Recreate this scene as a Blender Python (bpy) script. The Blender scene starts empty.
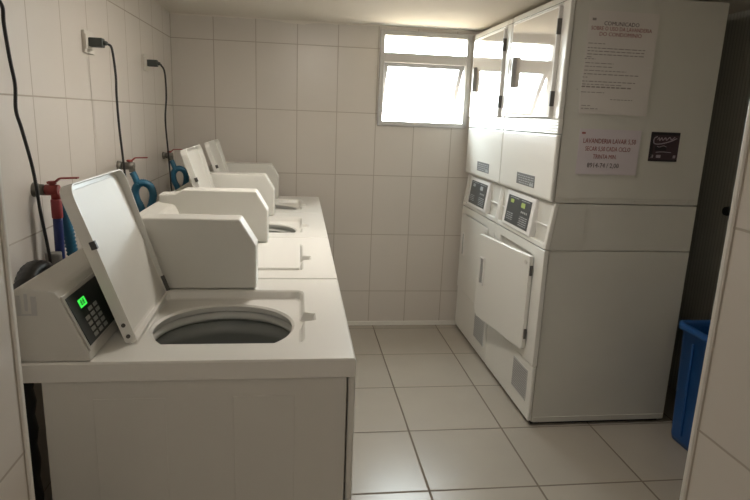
import bpy, bmesh, math, random
from mathutils import Vector, Matrix
random.seed(7)
col = bpy.context.scene.collection
PI = math.pi

# ------------------------------------------------------------------ materials
def nodes_of(m):
    m.use_nodes = True
    nt = m.node_tree
    return nt, nt.nodes['Principled BSDF']

def mat(name, rgb, rough=.5, metal=0., coat=0., bump=0., bscale=40., spec=.5, mottle=0.):
    m = bpy.data.materials.new(name)
    nt, b = nodes_of(m)
    b.inputs['Base Color'].default_value = (*rgb, 1)
    b.inputs['Roughness'].default_value = rough
    b.inputs['Metallic'].default_value = metal
    b.inputs['Coat Weight'].default_value = coat
    b.inputs['Specular IOR Level'].default_value = spec
    tc = nt.nodes.new('ShaderNodeTexCoord')
    n = nt.nodes.new('ShaderNodeTexNoise')
    n.inputs['Scale'].default_value = bscale
    n.inputs['Detail'].default_value = 3
    nt.links.new(tc.outputs['Object'], n.inputs['Vector'])
    if mottle > 0:
        n2 = nt.nodes.new('ShaderNodeTexNoise'); n2.inputs['Scale'].default_value = 5; n2.inputs['Detail'].default_value = 5
        nt.links.new(tc.outputs['Object'], n2.inputs['Vector'])
        r = nt.nodes.new('ShaderNodeMapRange')
        r.inputs['From Min'].default_value = .3; r.inputs['From Max'].default_value = .7
        r.inputs['To Min'].default_value = 1 - mottle; r.inputs['To Max'].default_value = 1
        nt.links.new(n2.outputs['Fac'], r.inputs['Value'])
        x = nt.nodes.new('ShaderNodeVectorMath'); x.operation = 'SCALE'
        x.inputs[0].default_value = rgb
        nt.links.new(r.outputs['Result'], x.inputs['Scale'])
        nt.links.new(x.outputs['Vector'], b.inputs['Base Color'])
    if bump > 0:
        bp = nt.nodes.new('ShaderNodeBump')
        bp.inputs['Strength'].default_value = bump
        bp.inputs['Distance'].default_value = .002
        nt.links.new(n.outputs['Fac'], bp.inputs['Height'])
        nt.links.new(bp.outputs['Normal'], b.inputs['Normal'])
    return m

def tile_mat(name, rgb, grout, axes, size, offs, gap, rough, var=.04, spec=.5, bump=.3, double=None):
    """tiles laid on world position: axes picks the two coordinates, offs puts a joint there"""
    m = bpy.data.materials.new(name)
    nt, b = nodes_of(m)
    L = nt.links.new; N = nt.nodes.new
    g = N('ShaderNodeNewGeometry'); s = N('ShaderNodeSeparateXYZ'); L(g.outputs['Position'], s.inputs[0])
    def math_(op, a, bb):
        n = N('ShaderNodeMath'); n.operation = op
        for i, v in enumerate((a, bb)):
            if v is None: continue
            if isinstance(v, (int, float)): n.inputs[i].default_value = v
            else: L(v, n.inputs[i])
        return n.outputs[0]
    ds = []; ids = []
    for ax, sz, of in zip(axes, size, offs):
        v = math_('DIVIDE', math_('SUBTRACT', s.outputs[ax], of), sz)
        ids.append(math_('FLOOR', v, None))
        fr = math_('FRACT', v, None)
        d = math_('MULTIPLY', math_('MINIMUM', fr, math_('SUBTRACT', 1., fr)), sz)
        ds.append(d)
    d = math_('MINIMUM', ds[0], ds[1])
    mr = N('ShaderNodeMapRange'); mr.interpolation_type = 'SMOOTHSTEP'
    mr.inputs['From Min'].default_value = gap * .5; mr.inputs['From Max'].default_value = gap * 1.1
    L(d, mr.inputs['Value'])
    cb = N('ShaderNodeCombineXYZ'); L(ids[0], cb.inputs[0]); L(ids[1], cb.inputs[1])
    wn = N('ShaderNodeTexWhiteNoise'); L(cb.outputs[0], wn.inputs['Vector'])
    no = N('ShaderNodeTexNoise'); no.inputs['Scale'].default_value = 3.5; no.inputs['Detail'].default_value = 6
    L(g.outputs['Position'], no.inputs['Vector'])
    f = math_('ADD', math_('MULTIPLY', wn.outputs['Value'], var), math_('MULTIPLY', no.outputs['Fac'], var * 2))
    f = math_('SUBTRACT', 1 + var, f)
    sc = N('ShaderNodeVectorMath'); sc.operation = 'SCALE'; sc.inputs[0].default_value = rgb; L(f, sc.inputs['Scale'])
    mx = N('ShaderNodeMix'); mx.data_type = 'RGBA'
    mx.inputs['A'].default_value = (*grout, 1)
    L(mr.outputs['Result'], mx.inputs['Factor']); L(sc.outputs[0], mx.inputs['B'])
    L(mx.outputs['Result'], b.inputs['Base Color'])
    ro = N('ShaderNodeMapRange'); ro.inputs['To Min'].default_value = .85; ro.inputs['To Max'].default_value = rough
    L(mr.outputs['Result'], ro.inputs['Value']); L(ro.outputs['Result'], b.inputs['Roughness'])
    b.inputs['Specular IOR Level'].default_value = spec
    bp = N('ShaderNodeBump'); bp.inputs['Strength'].default_value = bump; bp.inputs['Distance'].default_value = .002
    n2 = N('ShaderNodeTexNoise'); n2.inputs['Scale'].default_value = 7
    L(g.outputs['Position'], n2.inputs['Vector'])
    hh = math_('ADD', mr.outputs['Result'], math_('MULTIPLY', n2.outputs['Fac'], .5))
    L(hh, bp.inputs['Height']); L(bp.outputs['Normal'], b.inputs['Normal'])
    return m

def emit_mat(name, rgb, st):
    m = bpy.data.materials.new(name); nt, b = nodes_of(m)
    b.inputs['Base Color'].default_value = (*rgb, 1)
    b.inputs['Emission Color'].default_value = (*rgb, 1)
    b.inputs['Emission Strength'].default_value = st
    return m

def clear_glass(name):
    m = bpy.data.materials.new(name); m.use_nodes = True; nt = m.node_tree
    nt.nodes.clear(); N = nt.nodes.new; L = nt.links.new
    o = N('ShaderNodeOutputMaterial'); mx = N('ShaderNodeMixShader'); t = N('ShaderNodeBsdfTransparent')
    g = N('ShaderNodeBsdfGlossy'); f = N('ShaderNodeFresnel')
    g.inputs['Roughness'].default_value = .02; t.inputs['Color'].default_value = (.93, .95, .94, 1)
    L(f.outputs[0], mx.inputs[0]); L(t.outputs[0], mx.inputs[1]); L(g.outputs[0], mx.inputs[2]); L(mx.outputs[0], o.inputs[0])
    return m

WALLC = (.62, .58, .53)
GROUT = (.42, .375, .32)
M = {}
M['tile_back'] = tile_mat('wall tile back', WALLC, GROUT, (0, 2), (.254, .40), (.49, 1.45), .003, .32)
M['tile_side'] = tile_mat('wall tile side', WALLC, GROUT, (1, 2), (.252, .40), (1.89, 1.45), .003, .30)
M['tile_jamb'] = tile_mat('wall tile entrance', WALLC, GROUT, (1, 2), (1.0, .40), (.940, .46), .003, .32)
M['floor'] = tile_mat('floor tile', (.40, .365, .315), (.17, .14, .11), (0, 1), (.45, .45), (.522, 1.983), .006, .26, var=.07)
M['dark_wall'] = tile_mat('dark ribbed panel', (.46, .46, .42), (.36, .36, .33), (1, 2), (.022, 5.), (0, -1.), .004, .5)
M['ceiling'] = mat('ceiling paint', (.70, .655, .585), .8, bump=.3, bscale=25)
M['plain'] = mat('corridor paint', (.5, .45, .40), .7)
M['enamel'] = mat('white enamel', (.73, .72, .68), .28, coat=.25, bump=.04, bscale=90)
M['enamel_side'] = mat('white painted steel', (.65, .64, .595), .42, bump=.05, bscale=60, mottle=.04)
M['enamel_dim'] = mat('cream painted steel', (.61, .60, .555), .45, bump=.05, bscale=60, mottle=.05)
M['seam'] = mat('shadow gap', (.10, .095, .09), .7)
M['rib'] = mat('grey ribbed plastic', (.30, .30, .295), .4)
M['plastic'] = mat('white plastic', (.72, .71, .69), .35)
M['greyplastic'] = mat('light grey plastic', (.48, .48, .47), .4)
M['tubring'] = mat('tub ring plastic', (.60, .60, .57), .4)
M['basket'] = mat('wash basket', (.30, .31, .29), .4)
M['black'] = mat('black plastic', (.012, .013, .014), .35)
M['panelblack'] = mat('dark control overlay', (.018, .022, .022), .3)
M['panelgrey'] = mat('dark grey control overlay', (.055, .06, .062), .35)
M['key'] = mat('grey key', (.36, .37, .36), .5)
M['print_light'] = mat('pale printing', (.42, .44, .45), .5)
M['silver'] = mat('brushed silver frame', (.62, .60, .57), .28, metal=.6)
M['led'] = emit_mat('green led', (.05, .85, .08), .11)
M['led_y'] = emit_mat('yellow green led', (.30, .38, .10), .03)
M['label'] = mat('grey data plate', (.15, .155, .16), .45)
M['paper'] = mat('white paper', (.69, .655, .63), .8)
M['paper2'] = mat('pale pinkish paper', (.66, .605, .645), .8)
M['ink'] = mat('black ink', (.10, .08, .085), .8)
M['ink_grey'] = mat('grey ink', (.30, .27, .26), .8)
M['ink_red'] = mat('red ink', (.30, .09, .09), .8)
M['sticker'] = mat('dark maroon sticker', (.055, .03, .04), .4)
M['sticker_b'] = mat('black sticker print', (.018, .014, .018), .4)
M['sticker_l'] = mat('pale sticker print', (.34, .29, .33), .4)
M['blue'] = mat('blue plastic bin', (.008, .075, .26), .38, bump=.05)
M['alu'] = mat('window aluminium', (.50, .49, .475), .45, metal=.15)
M['alu_sash'] = mat('sash aluminium', (.24, .235, .23), .5, metal=.1)
M['glass'] = clear_glass('window glass')
M['doorglass'] = mat('glossy white door glass', (.60, .56, .50), .03, coat=1., bump=.02, bscale=4, spec=.9)
M['cord'] = mat('black rubber cord', (.02, .02, .02), .45)
M['plug'] = mat('dark grey plug', (.045, .055, .05), .45)
M['outlet'] = mat('ivory outlet', (.66, .63, .57), .4)
M['galv'] = mat('galvanised steel', (.20, .19, .165), .45, metal=.6)
M['redm'] = mat('red tap handle', (.26, .035, .03), .45)
M['bluehose'] = mat('blue water hose', (.02, .13, .22), .42, bump=.6, bscale=120)
M['redhose'] = mat('red hose collar', (.24, .03, .035), .45)
M['navy'] = mat('navy blue hose', (.015, .03, .14), .42)
M['greyh'] = mat('grey drain hose', (.13, .125, .115), .6, bump=.4)
M['trim'] = mat('white pvc corner trim', (.72, .70, .65), .4)
M['steel'] = mat('dark hinge steel', (.10, .095, .09), .4, metal=.5)
M['lamp'] = emit_mat('fill light diffuser', (1., .925, .83), 9.5)  # glow of the fill lamp added above the aisle
M['fill_lamp_2'] = emit_mat('passage fill light diffuser', (1., .925, .83), 3.6)  # weaker glow of the fill lamp added behind the camera

# ------------------------------------------------------------------ builders
class MB:
    def __init__(s): s.bm = bmesh.new()
    def v(s, p, F=None):
        p = Vector(p)
        return s.bm.verts.new(F @ p if F is not None else p)
    def box(s, x0, x1, y0, y1, z0, z1, F=None):
        c = [s.v((x, y, z), F) for x in (x0, x1) for y in (y0, y1) for z in (z0, z1)]
        for f in ((0,1,3,2),(4,6,7,5),(0,4,5,1),(2,3,7,6),(0,2,6,4),(1,5,7,3)):
            s.bm.faces.new([c[i] for i in f])
        return s
    def prism(s, prof, y0, y1, F=None, axis='y'):
        """prof: (x,z) points, extruded along y (or (x,y) along z / (y,z) along x)"""
        def P(a, b, t):
            return (a, t, b) if axis == 'y' else ((a, b, t) if axis == 'z' else (t, a, b))
        A = [s.v(P(a, b, y0), F) for a, b in prof]; B = [s.v(P(a, b, y1), F) for a, b in prof]
        s.bm.faces.new(A); s.bm.faces.new(B[::-1])
        n = len(prof)
        for i in range(n): s.bm.faces.new([A[i], B[i], B[(i+1) % n], A[(i+1) % n]])
        return s
    def cyl(s, p0, p1, r0, r1=None, n=24, caps=True):
        r1 = r0 if r1 is None else r1
        p0, p1 = Vector(p0), Vector(p1); d = (p1 - p0).normalized()
        a = d.orthogonal().normalized(); b = d.cross(a)
        R = []
        for p, r in ((p0, r0), (p1, r1)):
            R.append([s.bm.verts.new(p + (a*math.cos(t) + b*math.sin(t))*r) for t in [2*PI*i/n for i in range(n)]])
        for i in range(n):
            f = s.bm.faces.new([R[0][i], R[0][(i+1) % n], R[1][(i+1) % n], R[1][i]]); f.smooth = True
        if caps: s.bm.faces.new(R[0][::-1]); s.bm.faces.new(R[1])
        return s
    def tube(s, pts, r, n=10, wob=0.):
        pts = [Vector(p) for p in pts]
        # Catmull-Rom
        P = [pts[0]*2 - pts[1]] + pts + [pts[-1]*2 - pts[-2]]
        path = []
        for i in range(1, len(P) - 2):
            for k in range(10):
                t = k/10
                path.append(.5*((2*P[i]) + (P[i+1]-P[i-1])*t + (2*P[i-1]-5*P[i]+4*P[i+1]-P[i+2])*t*t + (-P[i-1]+3*P[i]-3*P[i+1]+P[i+2])*t**3))
        path.append(pts[-1])
        nrm = (path[1]-path[0]).orthogonal().normalized(); prev = None
        for i, p in enumerate(path):
            d = (path[min(i+1, len(path)-1)] - path[max(i-1, 0)]).normalized()
            nrm = (nrm - d*nrm.dot(d)).normalized(); b = d.cross(nrm)
            rr = r * (1 + (wob if i % 2 else -wob))
            ring = [s.bm.verts.new(p + (nrm*math.cos(t) + b*math.sin(t))*rr) for t in [2*PI*k/n for k in range(n)]]
            if prev:
                for k in range(n):
                    f = s.bm.faces.new([prev[k], prev[(k+1) % n], ring[(k+1) % n], ring[k]]); f.smooth = True
            else: s.bm.faces.new(ring[::-1])
            prev = ring
        s.bm.faces.new(prev)
        return s
    def lathe(s, prof, c, n=48, smooth=True):
        """prof: (r,z) outline turned about a vertical axis through c"""
        rings = []
        for r, z in prof:
            rings.append([s.bm.verts.new((c[0]+r*math.cos(t), c[1]+r*math.sin(t), z)) for t in [2*PI*i/n for i in range(n)]])
        for a, b in zip(rings, rings[1:]):
            for i in range(n):
                f = s.bm.faces.new([a[i], a[(i+1) % n], b[(i+1) % n], b[i]]); f.smooth = smooth
        return s, rings
    def build(s, name, m, parent=None, off=(0, 0, 0), bevel=0., seg=2, kind=None, fix=True):
        if fix: bmesh.ops.recalc_face_normals(s.bm, faces=s.bm.faces[:])
        me = bpy.data.meshes.new(name)
        o = Vector(off)
        for v in s.bm.verts: v.co -= o
        s.bm.to_mesh(me); s.bm.free()
        ob = bpy.data.objects.new(name, me); col.objects.link(ob)
        me.materials.append(M[m])
        if parent is not None: ob.parent = parent
        if bevel > 0:
            md = ob.modifiers.new('edge', 'BEVEL'); md.width = bevel; md.segments = seg
            md.limit_method = 'ANGLE'; md.angle_limit = math.radians(32)
        if kind: ob['kind'] = kind
        return ob

def thing(name, label, cat, loc, group=None):
    o = bpy.data.objects.new(name, None); col.objects.link(o); o.location = loc
    o.empty_display_size = .1
    o['label'] = label; o['category'] = cat
    if group: o['group'] = group
    return o
def tag(o, label, cat, group=None):
    o['label'] = label; o['category'] = cat
    if group: o['group'] = group
    return o
def setorigin(o, p):
    """put a single mesh thing's origin at p"""
    p = Vector(p)
    for v in o.data.vertices: v.co -= p
    o.location = p
    return o
def struct(mb, name, m, **k): return mb.build(name, m, kind='structure', **k)
def frame(o, ax, ay, az):
    ax, ay, az = Vector(ax).normalized(), Vector(ay).normalized(), Vector(az).normalized()
    m = Matrix.Identity(4)
    for i in range(3): m[i][0] = ax[i]; m[i][1] = ay[i]; m[i][2] = az[i]; m[i][3] = o[i]
    return m
def text(name, body, size, F, m, parent, off, align='CENTER', sx=1.):
    cu = bpy.data.curves.new(name, 'FONT'); cu.body = body; cu.size = size
    cu.align_x = align; cu.align_y = 'CENTER'; cu.extrude = .0003; cu.resolution_u = 2
    tmp = bpy.data.objects.new(name+'_tmp', cu); col.objects.link(tmp)
    bpy.context.view_layer.update()
    me = bpy.data.meshes.new_from_object(tmp.evaluated_get(bpy.context.evaluated_depsgraph_get()))
    bpy.data.objects.remove(tmp)
    me.name = name
    me.transform(Matrix.Translation(-Vector(off)) @ F @ Matrix.Diagonal((sx, 1, 1, 1)))
    me.materials.clear(); me.materials.append(M[m])
    o = bpy.data.objects.new(name, me); col.objects.link(o); o.parent = parent
    return o

# ------------------------------------------------------------------ the room
XL, YB, ZC, XR = -.78, 3.855, 1.99, 2.10
YE, JL, JR = .95, -.452, .776          # end of the entrance passage and its two faces
struct(MB().box(-1.0, 2.3, -1.6, 4.0, -.1, 0), 'floor', 'floor')
struct(MB().box(-1.0, 2.3, -1.6, 4.0, ZC, ZC+.1), 'ceiling', 'ceiling')
WX0, WX1, WZ0, WZ1 = .50, 1.097, 1.375, 1.967
b = MB()
b.box(-.9, WX0, YB, YB+.13, 0, ZC).box(WX1, 2.3, YB, YB+.13, 0, ZC)
b.box(WX0, WX1, YB, YB+.13, 0, WZ0).box(WX0, WX1, YB, YB+.13, WZ1, ZC)
struct(b, 'wall_back', 'tile_back')
struct(MB().box(-.95, XL, YE-.2, YB, 0, ZC), 'wall_left', 'tile_side')
struct(MB().box(XR, XR+.15, YE-.2, YB, 0, ZC), 'wall_right', 'dark_wall')
struct(MB().box(-.95, JL, -1.5, YE, 0, ZC), 'wall_entrance_left', 'tile_jamb')
struct(MB().box(JR, XR+.15, -1.5, YE, 0, ZC), 'wall_entrance_right', 'tile_jamb')
struct(MB().box(-.95, 2.25, -1.6, -1.5, 0, ZC), 'wall_front', 'plain')
struct(MB().box(JL-.006, JL+.004, YE-.006, YE+.005, 0, ZC-.001), 'trim_1', 'trim', bevel=.002)
struct(MB().box(JR-.004, JR+.006, YE-.006, YE+.005, 0, ZC-.001), 'trim_2', 'trim', bevel=.002)
struct(MB().box(XL, 1.13, YB-.008, YB, 0, .03), 'baseboard_back', 'trim', bevel=.002)
# rough plaster line where the back wall meets the ceiling
b = MB(); x = XL; pr = []
while x < 1.09:
    pr.append((x, ZC - .004 - .009*random.random() - (.014 if abs(x+.02) < .09 else 0))); x += .05
pr = [(XL, ZC)] + pr + [(1.09, ZC-.005), (1.09, ZC)]
b.prism(pr[::-1], YB-.004, YB)
struct(b, 'trim_3', 'ceiling')

# window: fixed light over a hopper sash pushed outwards
b = MB(); y0, y1 = YB-.012, YB+.05
def rect_frame(b, x0, x1, z0, z1, w, y0, y1, F=None):
    b.box(x0, x0+w, y0, y1, z0, z1, F).box(x1-w, x1, y0, y1, z0, z1, F)
    b.box(x0+w, x1-w, y0, y1, z0, z0+w, F).box(x0+w, x1-w, y0, y1, z1-w, z1, F)
rect_frame(b, WX0+.001, WX1-.001, WZ0+.001, WZ1-.001, .030, y0, y1)
win = struct(b, 'window_1', 'alu', bevel=.003)
b = MB(); b.box(WX0+.031, WX1-.031, y0+.004, y1, 1.773, 1.832)
b.build('transom', 'alu', win, bevel=.003)
b = MB(); b.box(WX0+.031, WX1-.031, YB+.02, YB+.024, 1.832, WZ1-.031)
b.build('pane', 'glass', win)
sx0, sx1, sh = WX0+.034, WX1-.034, 1.780-1.408
ang = math.radians(34)
F = frame((0, YB+.03, 1.780), (1, 0, 0), (0, math.cos(ang), math.sin(ang)), (0, -math.sin(ang), math.cos(ang)))
b = MB(); rect_frame(b, sx0, sx1, -sh, 0, .028, -.016, .012, F)
sash = b.build('sash', 'alu_sash', win, bevel=.002)
b = MB(); b.box(sx0+.026, sx1-.026, -.002, .002, -sh+.026, -.026, F); b.build('pane', 'glass', sash)
b = MB()
b.cyl((sx1-.004, YB+.035, 1.62), (sx1-.004, YB+.085, 1.545), .004)
b.build('stay_arm', 'steel', win)
b = MB().box(WX0+.002, WX1-.002, YB+.052, YB+.13, WZ0-.0, WZ0+.012)
b.build('sill', 'ceiling', win)

# ------------------------------------------------------------------ washers
def star_ring(c, angs, rect):
    """points of an axis-aligned rectangle seen from c at the given angles; rect may carry a bump on +x"""
    out = []
    x0, x1, y0, y1 = rect[:4]; rad = rect[4] if len(rect) > 4 else 0
    notch = rect[5] if len(rect) > 5 else None
    for a in angs:
        dx, dy = math.cos(a), math.sin(a)
        t = 1e9
        if dx > 1e-9: t = min(t, (x1-c[0])/dx)
        if dx < -1e-9: t = min(t, (x0-c[0])/dx)
        if dy > 1e-9: t = min(t, (y1-c[1])/dy)
        if dy < -1e-9: t = min(t, (y0-c[1])/dy)
        if rad:      # march back to the rounded corner
            def inside(t):
                x, y = c[0]+dx*t, c[1]+dy*t
                qx = max(x0+rad-x, x-(x1-rad), 0); qy = max(y0+rad-y, y-(y1-rad), 0)
                return math.hypot(qx, qy) <= rad + 1e-6
            while not inside(t): t -= .0006
        x, y = c[0]+dx*t, c[1]+dy*t
        if notch:
            nc, nh, nd = notch
            if dx > 0 and abs(y-nc) < nh and abs(x-x1) < 1e-4:
                k = min(1, (nh-abs(y-nc))/.012); x += nd*k; y = c[1]+(x-c[0])*dy/dx
        out.append((x, y))
    return out

def washer(i, y0, lid_open, label, lit):
    X0, X1, W = -.560, .126, .630
    off = (-.22, y0+W/2, 0)
    t = thing('washing_machine', label, 'washing machine', off, 'top-loading washing machines in a row')
    Y = lambda r: y0 + r
    B = lambda mb, n, m, p=t, bv=0., **k: mb.build(n, m, p, off, bv, **k)
    zt = .920
    # cabinet: four walls, a floor, feet
    b = MB(); cx0, cx1, h = -.518, .117, .878
    b.box(cx0, cx1-.009, Y(.006), Y(.022), .035, h).box(cx0, cx1-.009, Y(W-.022), Y(W-.006), .035, h)
    b.box(cx0, cx0+.016, Y(.022), Y(W-.022), .035, h).box(cx1-.032, cx1-.016, Y(.022), Y(W-.022), .035, h)
    b.box(cx0+.016, cx1-.032, Y(.022), Y(W-.022), .035, .05)
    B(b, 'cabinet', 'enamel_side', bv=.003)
    # pressed panel lines on the side
    for (px0, px1) in ((-.42, -.275), (-.135, -.005)):
        b = MB(); b.box(px0, px1, Y(.0045), Y(.0065), .12, .836)
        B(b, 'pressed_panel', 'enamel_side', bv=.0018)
    b = MB(); b.box(cx1-.006, cx1+.009, Y(.003), Y(W-.003), .04, h)
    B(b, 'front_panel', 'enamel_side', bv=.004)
    for fx in (cx0+.04, cx1-.06):
        for fy in (.06, W-.06):
            b = MB(); b.cyl((fx, Y(fy), 0), (fx, Y(fy), .036), .02, .014, 16); B(b, 'foot', 'black')
    # top deck with a sunken well and a round opening
    c = (-.185, Y(.274)); R = .171
    well = (-.376, .014, Y(.098), Y(.502), .025, (Y(.272), .034, .028))
    angs = set(2*PI*k/120 for k in range(120))
    for (px, py) in ((X0, Y(0)), (X1, Y(0)), (X0, Y(W)), (X1, Y(W))):
        angs.add(math.atan2(py-c[1], px-c[0]) % (2*PI))
    for dy in (-.036, -.024, .020, .032):
        angs.add(math.atan2(dy, .014-c[0]) % (2*PI))
    angs = sorted(angs); n = len(angs)
    b = MB()
    def ring(pts, z): return [b.bm.verts.new((x, y, z)) for x, y in pts]
    outer = star_ring(c, angs, (X0, X1, Y(0), Y(W)))
    def shrink(p, k): return [(c[0]+(x-c[0])*(1-k), c[1]+(y-c[1])*(1-k)) for x, y in p]
    ow = star_ring(c, angs, well)
    circ = lambda r: [(c[0]+r*math.cos(a), c[1]+r*math.sin(a)) for a in angs]
    zw = zt-.024
    rs = [ring(shrink(outer, .01), .878), ring(outer, .878), ring(outer, zt-.004), ring(shrink(outer, .012), zt), ring(shrink(ow, -.02), zt), ring(ow, zt-.004),
          ring(shrink(ow, .03), zw+.003), ring(shrink(ow, .05), zw), ring(circ(R+.006), zw), ring(circ(R), zw-.005), ring(circ(R+.004), zw-.02)]
    for A, Bq in zip(rs, rs[1:]):
        for k in range(n):
            f = b.bm.faces.new([A[k], A[(k+1) % n], Bq[(k+1) % n], Bq[k]]); f.smooth = False
    B(b, 'top_deck', 'enamel')
    # tub
    b = MB(); b.lathe([(R+.012, .872), (R+.004, .862), (R+.004, .852), (R+.03, .845), (R+.045, .83), (.225, .83), (.225, .872)], c)
    B(b, 'tub_ring', 'tubring')
    b = MB(); b.lathe([(.215, .84), (.185, .825), (.188, .80), (.205, .78), (.205, .42), (.19, .40), (.0005, .39)], c)
    bk = B(b, 'wash_basket', 'basket')
    b = MB(); b.lathe([(.17, .405), (.10, .43), (.05, .50), (.038, .70), (.03, .735), (.0005, .745)], c)
    for k in range(4):
        a = k*PI/2+.4; F = frame((c[0], c[1], 0), (math.cos(a), math.sin(a), 0), (-math.sin(a), math.cos(a), 0), (0, 0, 1))
        b.prism([(.03, .42), (.16, .415), (.12, .45), (.06, .52), (.045, .66), (.03, .66)], -.006, .006, F)
    B(b, 'agitator', 'tubring')
    # console behind the lid
    prof = [(X0+.004, zt+.001), (-.418, zt+.001), (-.420, .940), (-.469, 1.056), (-.476, 1.067), (-.488, 1.071), (X0+.02, 1.079), (X0+.004, 1.070)]
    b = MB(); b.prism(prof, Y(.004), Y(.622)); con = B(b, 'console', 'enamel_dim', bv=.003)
    up = Vector((-.049, 0, .116)).normalized(); nn = Vector((.116, 0, .049)).normalized()
    F = frame((-.420, Y(.004), .940), (0, 1, 0), nn, up)       # local: along the machine, outwards, up the slope
    b = MB(); b.box(.004, .225, .0005, .0045, .002, .126, F); fr = B(b, 'control_panel', 'silver', con, .0015)
    b = MB(); b.box(.010, .219, .003, .0060, .010, .118, F); B(b, 'overlay', 'panelblack', fr, .001)
    b = MB()
    for k in range(3):
        for j in range(5):
            u = .046 + k*.030; s = .016 + j*.0125
            if j == 4 and k < 1: continue
            b.box(u, u+.020, .0058, .0074, s, s+.0085, F)
    B(b, 'keypad', 'key', fr, .0008)
    if lit:
        T = frame((0, 0, 0), (0, 1, 0), up, nn)
        Ft = Matrix.Translation(F @ Vector((.077, .0062, .0945))) @ T
        b = MB(); b.box(.050, .086, .0058, .0065, .082, .100, F); B(b, 'display', 'led', fr)
        text('digits', '8:8', .017, Matrix.Translation(F @ Vector((.068, .0066, .091))) @ T, 'panelblack', fr, off)
    # coin box on the far side
    prof = [(-.535, zt+.002), (-.122, zt+.002), (-.122, 1.052), (-.168, 1.128), (-.440, 1.128), (-.475, 1.110), (-.535, 1.108)]
    b = MB(); b.prism(prof, Y(.512), Y(.598)); cb = B(b, 'coin_box', 'enamel_side', bv=.006, seg=3)
    # lid
    Lw = .385
    if lid_open:
        d = Vector((-.116, 0, .333)).normalized(); nl = Vector((.333, 0, .116)).normalized()
        F = frame((-.352, Y(.105), .9235), (0, 1, 0), nl, d)
        H = .366
    else:
        F = frame((-.354, Y(.105), .898), (0, 1, 0), (0, 0, -1), (1, 0, 0))
        H = .360
        F = Matrix.Translation((0, 0, .002)) @ F
    b = MB()
    if lid_open:
        def outline(e):                       # pan with round top corners
            q = []
            for (cu, cs, r_, a0) in ((Lw-.032, H-.032, .032, 0), (.032, H-.032, .032, 90), (.006, .006, .006, 180), (Lw-.006, .006, .006, 270)):
                for k in range(7):
                    a_ = math.radians(a0+15*k); rr = r_-e
                    q.append((cu+rr*math.cos(a_), cs+rr*math.sin(a_)))
            return q
        def front(u, sv): return 0. if u < Lw*.5 or sv > .24 else -.014*(1-sv/.24)
        rg = []
        for e_, tt in ((0, -.026), (0, None), (.004, None), (.004, -.021)):
            rg.append([b.v((u, front(u, sv) if tt is None else tt, sv), F) for u, sv in outline(e_)])
        for A_, B_ in zip(rg, rg[1:]):
            for k in range(len(A_)): b.bm.faces.new([A_[k], A_[(k+1) % len(A_)], B_[(k+1) % len(A_)], B_[k]])
        b.bm.faces.new(rg[0]); b.bm.faces.new(rg[-1])
    else:
        b.box(0, Lw, -.026, 0, 0, H, F)
    ld = B(b, 'lid', 'enamel', bv=.0012 if lid_open else .005, seg=3)
    if lid_open:
        b = MB(); b.prism([(.014, .014), (Lw-.014, .014), (Lw-.014, H-.045), (Lw-.045, H-.014), (.045, H-.014), (.014, H-.045)], -.0215, -.0195, F @ Matrix(((1,0,0,0),(0,1,0,0),(0,0,1,0),(0,0,0,1))))
        B(b, 'lid_liner', 'enamel_side', ld, .0008)
        b = MB(); b.box(-.002, .007, -.010, .003, .222, .240, F); B(b, 'bumper', 'steel', ld, .001)
        for sz in (.018, .045):
            b = MB(); b.cyl(F @ Vector((-.0025, -.014, sz)), F @ Vector((.001, -.014, sz)), .0045); B(b, 'screw', 'steel', ld)
        b = MB(); b.box(Lw-.005, Lw+.002, -.018, -.008, .006, .052, F); B(b, 'hinge', 'steel', ld, .001)
    # name plate and stuff at the back
    b = MB(); b.box(-.548, -.540, Y(.0025), Y(.0045), 1.022, 1.062).box(-.533, -.527, Y(.0025), Y(.0045), 1.030, 1.066).box(-.521, -.511, Y(.0025), Y(.0045), 1.024, 1.060)
    b.box(-.548, -.511, Y(.0030), Y(.0045), 1.020, 1.024)
    B(b, 'peeling_sticker', 'greyplastic', con)
    return t

PW = .637; Y0 = 1.167
washer(0, Y0, True, 'nearest white washing machine, lid raised and green display lit', True)
washer(1, Y0+PW, False, 'white washing machine with its lid shut, just behind the nearest one', False)
washer(2, Y0+2*PW, True, 'white washing machine with raised lid, standing right behind the one with the shut lid', False)
washer(3, Y0+3*PW, True, 'farthest white washing machine, lid raised, beside the back wall', False)

# ------------------------------------------------------------------ stacked dryers
def slope_frame(y0):
    up = Vector((.026, 0, .216)).normalized(); n = Vector((-.216, 0, .026)).normalized()
    return frame((1.100, y0, .866), (0, 1, 0), n, up)

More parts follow.
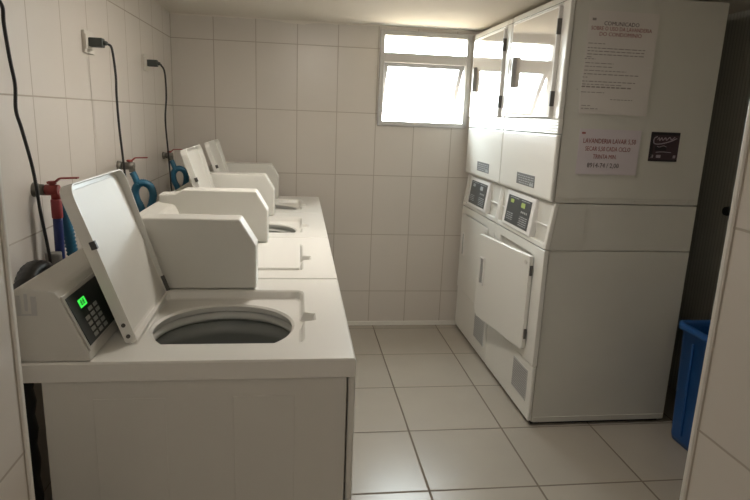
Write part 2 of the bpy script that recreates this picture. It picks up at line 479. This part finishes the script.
def stack(y0, ajar, label):
    W = .680; XF, XS, XB = 1.100, 1.122, 1.812
    off = ((XF+XB)/2, y0+W/2, 0); Y = lambda r: y0+r
    t = thing('stacked_dryer', label, 'dryer', off, 'stacked dryers along the right side')
    def B(mb, n, m, p=t, bv=0., **k):
        for v in mb.bm.verts:      # panel lines sit a little higher towards the floor
            z = v.co.z; v.co.z = 1.057*z if z < .2986 else .985*z+.0215
        return mb.build(n, m, p, off, bv, **k)
    # side and back casing in three lifts
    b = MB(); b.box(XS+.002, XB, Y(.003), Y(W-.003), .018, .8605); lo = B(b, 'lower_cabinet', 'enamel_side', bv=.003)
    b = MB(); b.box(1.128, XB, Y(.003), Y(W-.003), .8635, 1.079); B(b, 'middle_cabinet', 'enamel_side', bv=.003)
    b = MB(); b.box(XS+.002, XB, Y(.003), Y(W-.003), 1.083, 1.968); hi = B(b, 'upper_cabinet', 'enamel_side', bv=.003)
    b = MB(); b.box(XS+.01, XB-.004, Y(.0005), Y(.004), 1.106, 1.110)
    for sx in (1.22, 1.50, 1.765): b.cyl((sx, Y(-.001), 1.097), (sx, Y(.004), 1.097), .004, n=10)
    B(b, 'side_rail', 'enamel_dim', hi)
    b = MB(); b.box(XS+.01, XB-.004, Y(-.0005), Y(.004), .018, .042)
    for sx in (1.22, 1.755): b.cyl((sx, Y(-.002), .030), (sx, Y(.004), .030), .004, n=10)
    B(b, 'kick_rail', 'enamel_dim', lo)
    b = MB(); b.box(XF+.03, XB-.02, Y(.02), Y(W-.02), 0, .02); B(b, 'plinth', 'black')
    # lower front: pieces round the loading opening
    oy0, oy1, oz0, oz1 = .13, .58, .36, .815
    b = MB()
    b.box(XF, XS, Y(0), Y(oy0), .29, .8605).box(XF, XS, Y(oy1), Y(W), .29, .8605)
    b.box(XF, XS, Y(oy0), Y(oy1), .29, oz0).box(XF, XS, Y(oy0), Y(oy1), oz1, .8605)
    bmesh.ops.remove_doubles(b.bm, verts=b.bm.verts[:], dist=.0005)
    b.box(XS-.004, XS+.001, Y(oy0-.01), Y(oy1+.01), oz0-.01, oz1+.01)
    fp = B(b, 'front_panel', 'enamel', bv=.008 if not ajar else .004, seg=3)
    if ajar:
        b = MB(); s_, rr = b.lathe([(.17, 0), (.185, .004), (.19, .0), (.185, -.004), (.17, -.002)], (0, 0), 40)
        for v in b.bm.verts: v.co = Vector((XS-.008+v.co.z, Y(.355)+v.co.x, .585+v.co.y))
        B(b, 'drum_ring', 'silver', fp)
        b = MB(); b.cyl((XS-.003, Y(.355), .585), (XS-.0055, Y(.355), .585), .17, n=40); B(b, 'drum_dark_disc', 'black', fp)  # flat black disc, the shade inside the drum put into its colour
    b = MB(); b.box(XF+.004, XS, Y(0), Y(W), .024, .2875); kp = B(b, 'kick_panel', 'enamel', bv=.006, seg=3)
    b = MB(); b.box(XF+.001, XF+.0045, Y(.050), Y(.238), .10, .25); gr = B(b, 'vent_grille', 'greyplastic', kp, .001)
    b = MB()
    for k in range(12): b.box(XF-.0005, XF+.0015, Y(.057), Y(.231), .109+k*.0115, .1145+k*.0115)
    B(b, 'slats', 'rib', gr)
    # lower door, hinged on the near side
    a = math.radians(8.6) if ajar else 0
    dy0, dw, dz0, dz1 = .100, .535, .338, .812
    F = frame((XF-.003, Y(dy0), 0), (math.sin(-a)*1., math.cos(a), 0), (-math.cos(a), -math.sin(a), 0), (0, 0, 1))
    # local: along the door, outwards, up
    b = MB(); ch = .03
    b.prism([(0, dz0+.01), (.01, dz0), (dw-ch, dz0), (dw, dz0+ch), (dw, dz1), (0, dz1)], 0, .022 if ajar else .005, F)
    ld = B(b, 'lower_door', 'enamel', bv=.004, seg=3)
    to = .022 if ajar else .005
    b = MB()
    hy0, hy1, hz0, hz1 = dw-.088, dw-.034, .535, .690
    rh = [(hy0, hz0), (hy1, hz0), (hy1, hz1), (hy0, hz1)]
    b.box(hy0, hy0+.007, to-.001, to+.007, hz0, hz1, F).box(hy1-.007, hy1, to-.001, to+.006, hz0, hz1, F)
    b.box(hy0, hy1, to-.001, to+.006, hz0, hz0+.008, F).box(hy0, hy1, to-.001, to+.006, hz1-.008, hz1, F)
    dh = B(b, 'handle', 'plastic', ld, .002)
    b = MB(); b.box(hy0+.007, hy1-.007, to-.0005, to+.001, hz0+.008, hz1-.008, F); B(b, 'handle_recess', 'rib', dh)
    b = MB(); b.cyl(F @ Vector((.030, to-.001, .776)), F @ Vector((.030, to+.003, .776)), .011); B(b, 'lock', 'silver', ld)
    for hz in (.715, .395):
        b = MB(); b.box(-.006, .003, .003, (.016 if ajar else .004), hz, hz+.050, F); B(b, 'hinge', 'steel', ld, .002)
    # middle: sloping control section
    G = slope_frame(y0); SL = math.hypot(.026, .216)
    b = MB(); b.prism([(1.121, .864), (1.28, .864), (1.28, 1.0795), (1.147, 1.0795)], Y(.001), Y(W-.001))
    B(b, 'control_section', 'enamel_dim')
    b = MB()
    b.box(0, .028, -.022, .0, 0, SL, G).box(W-.020, W, -.022, .0, 0, SL, G)      # cheeks
    b.box(.028, W-.020, -.022, .0, 0, .024, G)                                    # bottom rail
    B(b, 'control_surround', 'enamel', bv=.004)
    pod = MB(); pod.box(.181, .570, -.022, .010, .020, .208, G); pd = B(pod, 'control_pod', 'plastic', bv=.006, seg=3)
    b = MB(); b.box(.218, .534, .009, .0115, .040, .186, G); ov = B(b, 'control_overlay', 'panelgrey', pd, .001)
    for u in ((.028, .181), (.570, W-.020)):
        b = MB(); b.box(u[0], u[1], -.022, -.008, .098, .106, G); B(b, 'shelf_ridge', 'plastic', bv=.002)
    b = MB()
    for (u, s, w, h) in ((.446, .150, .045, .018), (.291, .142, .05, .024)):
        b = MB(); b.box(u, u+w, .0112, .0122, s, s+h, G); B(b, 'display', 'led_y' if ajar else 'print_light', ov)
    for (u0, u1, s0, nrow, st, hh) in ((.239, .341, .052, 5, .0105, .0035), (.431, .516, .060, 4, .0105, .0035), (.241, .356, .176, 1, .01, .0035), (.386, .511, .176, 1, .01, .0035)):
        b = MB()
        for k in range(nrow):
            u = u0
            while u < u1-.006:
                ww = min(random.uniform(.010, .034), u1-u); b.box(u, u+ww, .0112, .0120, s0+k*st, s0+k*st+hh, G); u += ww+.006
        B(b, 'printing', 'print_light', ov)
    b = MB()
    for k in range(4): b.cyl(G @ Vector((.256+k*.022, .0112, .120)), G @ Vector((.256+k*.022, .0135, .120)), .006, n=12)
    B(b, 'buttons', 'key', ov)
    # upper front
    b = MB(); b.prism([(XF+.004, 1.086), (XS, 1.083), (XS, 1.3835), (XF, 1.3835), (XF, 1.10)], Y(0), Y(W)); lp = B(b, 'upper_access_panel', 'enamel', bv=.007, seg=3)
    b = MB(); b.box(XF-.0015, XF+.0005, Y(.190), Y(.420), 1.125, 1.182); pl = B(b, 'data_plate', 'label', lp, .0006)
    b = MB()
    for k in range(4):
        u = .200
        while u < .39:
            w = random.uniform(.012, .035); b.box(XF-.0022, XF-.0012, Y(u), Y(min(u+w, .408)), 1.133+k*.0115, 1.1365+k*.0115); u += w+.008
    b.box(XF-.0022, XF-.0012, Y(.200), Y(.245), 1.129, 1.142)
    B(b, 'plate_printing', 'print_light', pl)
    b = MB()
    zs = [1.387, 1.398, 1.410, 1.422, 1.434, 1.446]
    b.box(XF+.003, XS, Y(0), Y(W), 1.387, 1.452)
    for z in zs: b.box(XF, XF+.004, Y(.006), Y(W-.006), z, z+.006)
    B(b, 'ribbed_band', 'enamel', bv=.002)
    b = MB()
    b.box(XF, XS, Y(0), Y(.068), 1.452, 1.968).box(XF, XS, Y(W-.012), Y(W), 1.452, 1.968)
    b.box(XF, XS, Y(.068), Y(W-.012), 1.935, 1.968)
    b.box(XF+.006, XS, Y(.068), Y(W-.012), 1.452, 1.935)
    uf = B(b, 'upper_frame', 'enamel', bv=.005, seg=3)
    b = MB(); b.box(XF+.0, XF+.0015, Y(0.0), Y(W), 1.939, 1.9425); B(b, 'top_groove', 'seam', uf)
    # glossy upper door
    b = MB(); rect_frame_yz(b, Y(.075), Y(W-.045), 1.456, 1.928, .010, XF-.014, XF+.005)
    ud = B(b, 'upper_door', 'plastic', bv=.003)
    b = MB(); b.box(XF-.0125, XF-.001, Y(.084), Y(W-.054), 1.465, 1.919); B(b, 'door_glass', 'doorglass', ud)
    b = MB(); b.box(XF-.034, XF-.012, Y(W-.146), Y(W-.128), 1.606, 1.756)
    b.box(XF-.024, XF-.011, Y(W-.145), Y(W-.129), 1.612, 1.630).box(XF-.024, XF-.011, Y(W-.145), Y(W-.129), 1.732, 1.750)
    B(b, 'handle', 'rib', ud, .003)
    for hz in (1.505, 1.808):
        b = MB(); b.box(XF-.018, XF+.002, Y(.068), Y(.077), hz, hz+.066); B(b, 'hinge', 'steel', ud, .002)
    return t

def rect_frame_yz(b, y0, y1, z0, z1, w, x0, x1):
    b.box(x0, x1, y0, y0+w, z0, z1).box(x0, x1, y1-w, y1, z0, z1)
    b.box(x0, x1, y0+w, y1-w, z0, z0+w).box(x0, x1, y0+w, y1-w, z1-w, z1)

YD = 2.445
near = stack(YD, True, 'nearer white stacked dryer, its lower door ajar, two paper notices on its side')
far = stack(YD+.686, False, 'farther white stacked dryer with its lower door closed, beside the window')

# ------------------------------------------------------------------ notices on the dryer's side
def notice_frame(x, z): return frame((x, YD-.0001, z), (1, 0, 0), (0, 0, 1), (0, -1, 0))
o = (1.36, YD, 1.69)
t = thing('paper_notice', 'large white paper notice with long text, taped above the smaller notice', 'notice', o, 'paper notices on the dryer side')
b = MB(); b.box(1.205, 1.522, YD+.0002, YD+.0014, 1.478, 1.903); sh_ = b.build('sheet', 'paper', t, o)
def P(px, py):   # the side of the dryer is a plane of its own: paper coordinates in the photo's spacing
    return 1.205+(px-589)*.00447, 1.903-(py-11.5)*.00412-(px-589)*.00035
def words(b, px0, px1, py, h=.0035, dens=1.):
    x, z = P(px0, py); x1, _ = P(px1, py)
    while x < x1:
        w = min(random.uniform(.008, .026), x1-x); b.box(x, x+w, YD-.0003, YD+.0004, z-h/2, z+h/2); x += w+.005
b = MB()
for (a, c_, y, h) in ((591, 608, 43, .003), (591, 650, 47.5, .0035), (591, 649, 50.5, .0035), (591, 649, 53.7, .0035), (591, 596, 56.5, .003),
                   (589, 600, 58.5, .003), (590, 619, 62.5, .003), (590, 619, 66, .003), (590, 633, 70, .003), (590, 647, 73.5, .0035), (589, 594, 77, .003),
                   (589, 644, 81, .0035), (589, 630, 84, .003), (589, 640, 86.5, .0055), (584.5, 585.5, 90, .003), (589, 613, 92, .003), (620, 643, 96, .003),
                   (591, 600, 105.5, .003), (591, 608, 108.5, .003)):
    words(b, a, c_, y+.5, h)
b.build('body_text', 'ink_grey', t, o)
b = MB(); b.box(1.221, 1.238, YD-.0003, YD+.0004, 1.862, 1.872).build('mark', 'ink_grey', t, o)
for s, px, py, sz, m in (('COMUNICADO', 622.5, 21, .023, 'ink'), ('SOBRE O USO DA LAVANDERIA', 623, 26, .0225, 'ink_red'), ('DO CONDOMINIO', 622.5, 31.5, .0225, 'ink_red')):
    x, z = P(px, py); text('heading', s, sz, notice_frame(x, z), m, t, o, sx=.86 if len(s) > 20 else 1.0)
for n_, (x, z, r) in enumerate(((1.515, 1.893, .5), (1.212, 1.893, -.6), (1.513, 1.486, -.5))): pass
o = (1.365, YD, 1.31)
t = thing('paper_notice', 'smaller pinkish paper notice with four lines of large letters, beside the dark sticker', 'notice', o, 'paper notices on the dryer side')
b = MB(); b.box(1.222, 1.511, YD+.0002, YD+.0014, 1.216, 1.414); b.build('sheet', 'paper2', t, o)
b = MB(); b.box(1.232, 1.249, YD-.0003, YD+.0004, 1.392, 1.400).build('mark', 'ink_red', t, o)
for s, x, z, sz, m, sx in (('LAVANDERIA LAVAR 5,50', 1.366, 1.362, .030, 'ink_red', .74), ('SECAR 5,50 CADA CICLO', 1.362, 1.328, .028, 'ink_red', .68), ('TRINTA MIN.', 1.352, 1.294, .027, 'ink_red', .72), ('8914-74 / 2,00', 1.348, 1.255, .030, 'ink', .86)):
    text('lettering', s, sz, notice_frame(x, z), m, t, o, sx=sx)
o = (1.63, YD, 1.345)
t = thing('sticker', 'small square dark maroon sticker with pale script, to the right of the smaller notice', 'sticker', o)
b = MB(); b.box(1.560, 1.700, YD+.0002, YD+.0016, 1.282, 1.412); b.build('backing', 'sticker', t, o, .0004)
b = MB()
b.box(1.562, 1.698, YD-.0003, YD+.0004, 1.399, 1.410).box(1.562, 1.576, YD-.0003, YD+.0004, 1.30, 1.399).box(1.562, 1.698, YD-.0003, YD+.0004, 1.284, 1.291)
b.box(1.585, 1.64, YD-.0003, YD+.0004, 1.330, 1.350)
b.build('dark_printing', 'sticker_b', t, o)
b = MB()
def stroke(pts, r): b.tube([(x, YD-.0002, z) for x, z in pts], r, 6)
stroke([(1.590, 1.392), (1.577, 1.384), (1.575, 1.370), (1.582, 1.360), (1.61, 1.360), (1.655, 1.372), (1.685, 1.386)], .0022)
stroke([(1.592, 1.378), (1.60, 1.387), (1.603, 1.374), (1.612, 1.387), (1.618, 1.376), (1.630, 1.388), (1.636, 1.377), (1.65, 1.390), (1.66, 1.380), (1.675, 1.392)], .0020)
stroke([(1.592, 1.322), (1.62, 1.325), (1.665, 1.323)], .0016)
stroke([(1.594, 1.350), (1.605, 1.346), (1.625, 1.352), (1.64, 1.347)], .0014)
for x0, x1 in ((1.596, 1.618), (1.57, 1.582), (1.678, 1.690)): b.box(x0, x1, YD-.0003, YD+.0004, 1.298, 1.311)
b.build('script', 'sticker_l', t, o)

for t in [q for q in bpy.data.objects if q.name.startswith('paper_notice') or (q.name == 'sticker' and q.parent is None)]:
    T0 = Matrix.Translation(t.location)
    S = Matrix.Translation((0, 0, .0215)) @ Matrix.Diagonal((.985, 1, .985, 1))
    for c_ in t.children: c_.data.transform(Matrix.Translation(-(S @ T0).translation) @ S @ T0)
    l = (S @ T0).translation; t.location = (l.x, t.location.y, l.z)

# ------------------------------------------------------------------ blue bin
o = (1.90, 2.12, 0)
t = thing('plastic_bin', 'blue plastic bin on the floor between the dryer and the entrance', 'bin', o)
def loop(x0, x1, y0, y1, r, n=6):
    out = []
    for cx, cy, a0 in ((x1-r, y1-r, 0), (x0+r, y1-r, 90), (x0+r, y0+r, 180), (x1-r, y0+r, 270)):
        for k in range(n+1):
            a = math.radians(a0+90*k/n); out.append((cx+r*math.cos(a), cy+r*math.sin(a)))
    return out
b = MB(); rs = []
def bl(e, z): rs.append([b.bm.verts.new((x, y, z)) for x, y in loop(1.757-e, 2.025+e, 1.955-e, 2.325+e, .04)])
for e, z in ((-.03, .006), (-.004, .004), (0, .03), (.014, .54), (.028, .542), (.028, .570), (.016, .574), (.008, .566), (.006, .54), (-.008, .03), (-.03, .03)): bl(e, z)
for A, C_ in zip(rs, rs[1:]):
    n = len(A)
    for k in range(n): b.bm.faces.new([A[k], A[(k+1) % n], C_[(k+1) % n], C_[k]]).smooth = True
b.bm.faces.new(rs[0]); b.bm.faces.new(rs[-1])
b.build('bucket', 'blue', t, o)
b = MB()
for y in (2.03, 2.13, 2.23):
    F = frame((1.757, y, 0), (-.014, 0, .51), (0, 1, 0), (-1, 0, -.028))
    b.box(.05, .50, -.006, .006, -.002, .005, F)
b.build('ribs', 'blue', t, o, .002)

# dark handle on the dark wall beside the entrance
b = MB(); b.cyl((XR, 2.56, 1.05), (XR-.035, 2.56, 1.05), .011); b.cyl((XR-.03, 2.56, 1.05), (XR-.055, 2.56, 1.05), .026, .02)
b.build('knob', 'black', bpy.data.objects['wall_right'])

# ------------------------------------------------------------------ outlets, plugs and cords on the left wall
def outlet(y, z, label):
    o = (XL, y, z)
    t = thing('wall_outlet', label, 'outlet', o, 'outlets on the left wall')
    b = MB(); b.box(XL, XL+.012, y-.030, y+.066, z-.040, z+.040); b.build('cover_plate', 'outlet', t, o, .003, 3)
    b = MB(); b.box(XL+.010, XL+.017, y-.034, y+.034, z-.026, z+.026); b.build('socket', 'outlet', t, o, .002)
def cord(y, z, pts, label):
    o = (XL+.02, y, z)
    t = thing('power_cord', label, 'cord', o, 'black power cords on the left wall')
    b = MB(); b.tube(pts, .0045, 8); b.build('cable', 'cord', t, o)
    b = MB(); b.box(XL+.0175, XL+.066, y-.017, y+.017, z-.017, z+.016); b.cyl((XL+.062, y, z), (XL+.080, y, z-.002), .010, .007)
    b.build('plug', 'plug', t, o, .004, 3)
for (y, z, l, cl, pts) in (
    (1.52, 1.672, 'ivory wall outlet nearest the entrance, above the first machine', 'thick black power cord nearest the camera, hanging behind the nearest washing machine',
[(-.69, 1.52, 1.67), (-.685, 1.54, 1.645), (-.69, 1.551, 1.606), (-.69, 1.564, 1.529), (-.69, 1.578, 1.471), (-.69, 1.57, 1.412), (-.69, 1.592, 1.363), (-.69, 1.633, 1.26), (-.69, 1.657, 1.137), (-.69, 1.688, 1.003), (-.69, 1.70, .8), (-.68, 1.72, .4), (-.68, 1.72, .012)]),
    (2.36, 1.655, 'ivory wall outlet in the middle of the left wall, black plug in it', 'black power cord hanging from the middle outlet of the left wall',
[(-.70, 2.36, 1.652), (-.688, 2.365, 1.635), (-.684, 2.379, 1.544), (-.688, 2.389, 1.472), (-.69, 2.405, 1.361), (-.69, 2.425, 1.264), (-.69, 2.446, 1.164), (-.68, 2.45, 1.0), (-.68, 2.45, .5), (-.68, 2.45, .012)]),
    (3.20, 1.650, 'ivory wall outlet farthest back on the left wall, near the corner', 'black power cord farthest back, hanging near the room corner',
[(-.70, 3.20, 1.646), (-.682, 3.20, 1.608), (-.68, 3.21, 1.496), (-.69, 3.21, 1.371), (-.69, 3.244, 1.216), (-.688, 3.27, 1.052), (-.68, 3.27, .85), (-.68, 3.27, .5), (-.68, 3.27, .012)])):
    outlet(y, z, l); cord(y, z, pts, cl)

# ------------------------------------------------------------------ taps and hoses
def tap(y, z, x, label, hlabel, two_tone):
    """tap on the left wall; x is where its outlet and its hose hang"""
    o = (XL, y, z)
    t = thing('water_tap', label, 'tap', o, 'red-handled taps on the left wall')
    b = MB(); b.cyl((XL, y, z), (XL+.014, y, z), .022, .018); b.cyl((XL+.014, y, z), (x-.012, y, z), .011)
    b.cyl((XL+.018, y, z), (XL+.030, y, z), .018, n=6)
    b.build('pipe', 'galv', t, o)
    b = MB(); b.cyl((x-.026, y, z), (x+.010, y, z), .0165, n=12); b.cyl((x, y, z), (x, y, z-.026), .013); b.cyl((x-.008, y, z), (x-.008, y, z+.022), .009)
    b.build('valve_body', 'redm' if two_tone else 'galv', t, o)
    b = MB(); b.cyl((x-.008, y, z+.018), (x-.008, y, z+.027), .013, .011)
    F = frame((x-.008, y, z+.022), (1, .1, .04), (0, 1, 0), (-.04, 0, 1))
    b.prism([(-.012, -.003), (.012, .0), (.024, .010), (.074, .010), (.074, .015), (.022, .015), (.010, .006), (-.012, .004)], -.008, .008, F)
    b.build('lever', 'redm', t, o, .0015)
    z0 = z-.027
    ho = (x, y, z0)
    h = thing('water_hose', hlabel, 'hose', ho, 'blue water hoses behind the machines')
    if two_tone:
        b = MB(); b.cyl((x, y, z0), (x, y, z0-.058), .0155, n=20); b.build('collar', 'redhose', h, ho, .003)
        b = MB(); b.tube([(x, y, z0-.057), (x-.001, y, z0-.14), (x-.003, y+.002, z0-.25), (x-.004, y, z0-.5), (x+.02, y, z0-.75), (x+.03, y-.01, z0-.95), (x+.03, y-.01, .02)], .0135, 14); b.build('tube', 'navy', h, ho)
    else:
        b = MB(); b.tube([(x, y, z0), (x+.010, y, z0-.02), (x+.022, y, z0-.056)], .014, 12, .06)
        b.build('upper_tube', 'bluehose', h, ho)
        x2 = x+.026; zz = z0-.05
        b = MB(); b.tube([(x2-.002, y, zz), (x2-.014, y, zz-.018), (x2-.018, y, zz-.04), (x2-.012, y, zz-.072), (x2+.006, y, zz-.115), (x2+.014, y, zz-.2), (x2+.0, y, zz-.6), (x2, y, .02)], .0165, 12, .07)
        b.build('branch', 'bluehose', h, ho)
        b = MB(); b.tube([(x2-.002, y, zz), (x2+.020, y+.006, zz+.004), (x2+.044, y+.012, zz-.012), (x2+.054, y+.014, zz-.045), (x2+.048, y+.014, zz-.085), (x2+.034, y+.014, zz-.13), (x2+.034, y+.014, zz-.2), (x2+.030, y+.012, zz-.6), (x2+.03, y+.012, .02)], .0165, 12, .07)
        b.build('branch', 'bluehose', h, ho)
tap(1.84, 1.180, -.720, 'red-handled tap on a galvanised pipe, nearest the entrance', 'navy blue water hose with a thick red collar, behind the nearest machine', True)
tap(2.67, 1.180, -.722, 'red-handled tap in the middle of the left wall', 'forked blue water hose hanging from the middle tap', False)
tap(3.53, 1.165, -.735, 'red-handled tap farthest back on the left wall', 'forked blue water hose hanging from the farthest tap', False)
# second, wrinkled hose behind the first lid
h = MB(); h.tube([(-.728, 1.90, 1.14), (-.724, 1.90, 1.10), (-.716, 1.90, 1.05), (-.710, 1.90, .99), (-.700, 1.90, .93), (-.68, 1.90, .85), (-.66, 1.90, .5), (-.66, 1.90, .02)], .0165, 12, .12)
o = h.build('water_hose', 'bluehose'); setorigin(o, (-.728, 1.90, 1.14)); tag(o, 'wrinkled blue water hose partly hidden behind the nearest raised lid', 'hose', 'blue water hoses behind the machines')
# black drain hose arching behind the first machine
h = MB(); h.tube([(-.60, 1.26, .025), (-.60, 1.26, .60), (-.61, 1.30, .90), (-.62, 1.36, .995), (-.64, 1.46, 1.03), (-.635, 1.54, 1.00), (-.63, 1.57, .90), (-.625, 1.575, .6), (-.625, 1.575, .025)], .024, 14, .10)
o = h.build('drain_hose', 'black'); setorigin(o, (-.60, 1.26, 0)); tag(o, 'black corrugated drain hose arching behind the nearest washing machine', 'hose')
h = MB(); h.tube([(-.700, 1.74, .0), (-.700, 1.74, .5), (-.700, 1.745, .9), (-.705, 1.75, 1.01)], .022, 14)
o = h.build('standpipe', 'greyh'); setorigin(o, (-.70, 1.74, 0)); tag(o, 'grey drain standpipe against the left wall, behind the nearest washing machine', 'pipe')

# ------------------------------------------------------------------ light
# fill lamp added out of view behind the camera, to brighten the room
o = (.16, -.45, ZC)
t = thing('added_fill_lamp', 'round white fill lamp added out of view over the entrance passage', 'lamp', o)
b = MB(); b.cyl((.16, -.45, ZC), (.16, -.45, ZC-.03), .15, n=40); b.build('fill_lamp_base', 'plastic', t, o)
b = MB(); b.cyl((.16, -.45, ZC-.03), (.16, -.45, ZC-.06), .14, .11, n=40); b.build('diffuser', 'fill_lamp_2', t, o, .01)

o = (.14, 2.28, ZC)  # second fill lamp, added out of view because the window alone is too dim
t = thing('added_fill_lamp', 'round white fill lamp added out of view over the aisle between the machines', 'lamp', o)
b = MB(); b.cyl((.14, 2.28, ZC), (.14, 2.28, ZC-.02), .14, n=40); b.build('fill_lamp_base', 'plastic', t, o)
b = MB(); b.cyl((.14, 2.28, ZC-.02), (.14, 2.28, ZC-.045), .13, .10, n=40); b.build('diffuser', 'lamp', t, o, .008)

w = bpy.data.worlds.new('day'); bpy.context.scene.world = w; w.use_nodes = True
nt = w.node_tree; bg = nt.nodes['Background']
tc = nt.nodes.new('ShaderNodeTexCoord'); sp = nt.nodes.new('ShaderNodeSeparateXYZ'); nt.links.new(tc.outputs['Generated'], sp.inputs[0])
cr = nt.nodes.new('ShaderNodeValToRGB'); mr = nt.nodes.new('ShaderNodeMapRange'); mr.inputs['From Min'].default_value = -1
nt.links.new(sp.outputs['Z'], mr.inputs['Value']); nt.links.new(mr.outputs['Result'], cr.inputs['Fac'])
e = cr.color_ramp.elements
e[0].position = .47; e[0].color = (.34, .28, .20, 1); e[1].position = .515; e[1].color = (.90, .97, 1.0, 1)
nt.links.new(cr.outputs['Color'], bg.inputs['Color'])
bg.inputs['Strength'].default_value = 5.0

pl = bpy.data.lights.new('window_daylight', 'AREA'); pl.shape = 'RECTANGLE'; pl.size = WX1-WX0; pl.size_y = WZ1-WZ0
pl.cycles.is_portal = True
po = bpy.data.objects.new('window_daylight', pl); col.objects.link(po)
po.location = ((WX0+WX1)/2, YB+.14, (WZ0+WZ1)/2); po.rotation_euler = (-PI/2, 0, 0)

# ------------------------------------------------------------------ camera and view
f_px, yaw, pit, rol = 583.55, .13395, .22446, .03955
cy, sy, cp, sp_ = math.cos(yaw), math.sin(yaw), math.cos(pit), math.sin(pit)
fw = Vector((sy*cp, cy*cp, -sp_)); rt = Vector((cy, -sy, 0)); up = rt.cross(fw)
r2 = rt*math.cos(rol) + up*math.sin(rol); u2 = -rt*math.sin(rol) + up*math.cos(rol)
cam = bpy.data.cameras.new('camera'); co = bpy.data.objects.new('camera', cam); col.objects.link(co)
m = Matrix.Identity(4)
for i in range(3): m[i][0] = r2[i]; m[i][1] = u2[i]; m[i][2] = -fw[i]
m[2][3] = 1.43
co.matrix_world = m
cam.sensor_width = 36; cam.lens = f_px*36/750; cam.clip_start = .02
sc = bpy.context.scene
sc.camera = co
sc.view_settings.view_transform = 'Standard'; sc.view_settings.look = 'None'
sc.view_settings.gamma = 1; sc.view_settings.use_curve_mapping = False
sc.view_settings.exposure = 3.05
sc.cycles.max_bounces = 12; sc.cycles.diffuse_bounces = 8; sc.cycles.sample_clamp_indirect = 6
sc.cycles.use_denoising = True
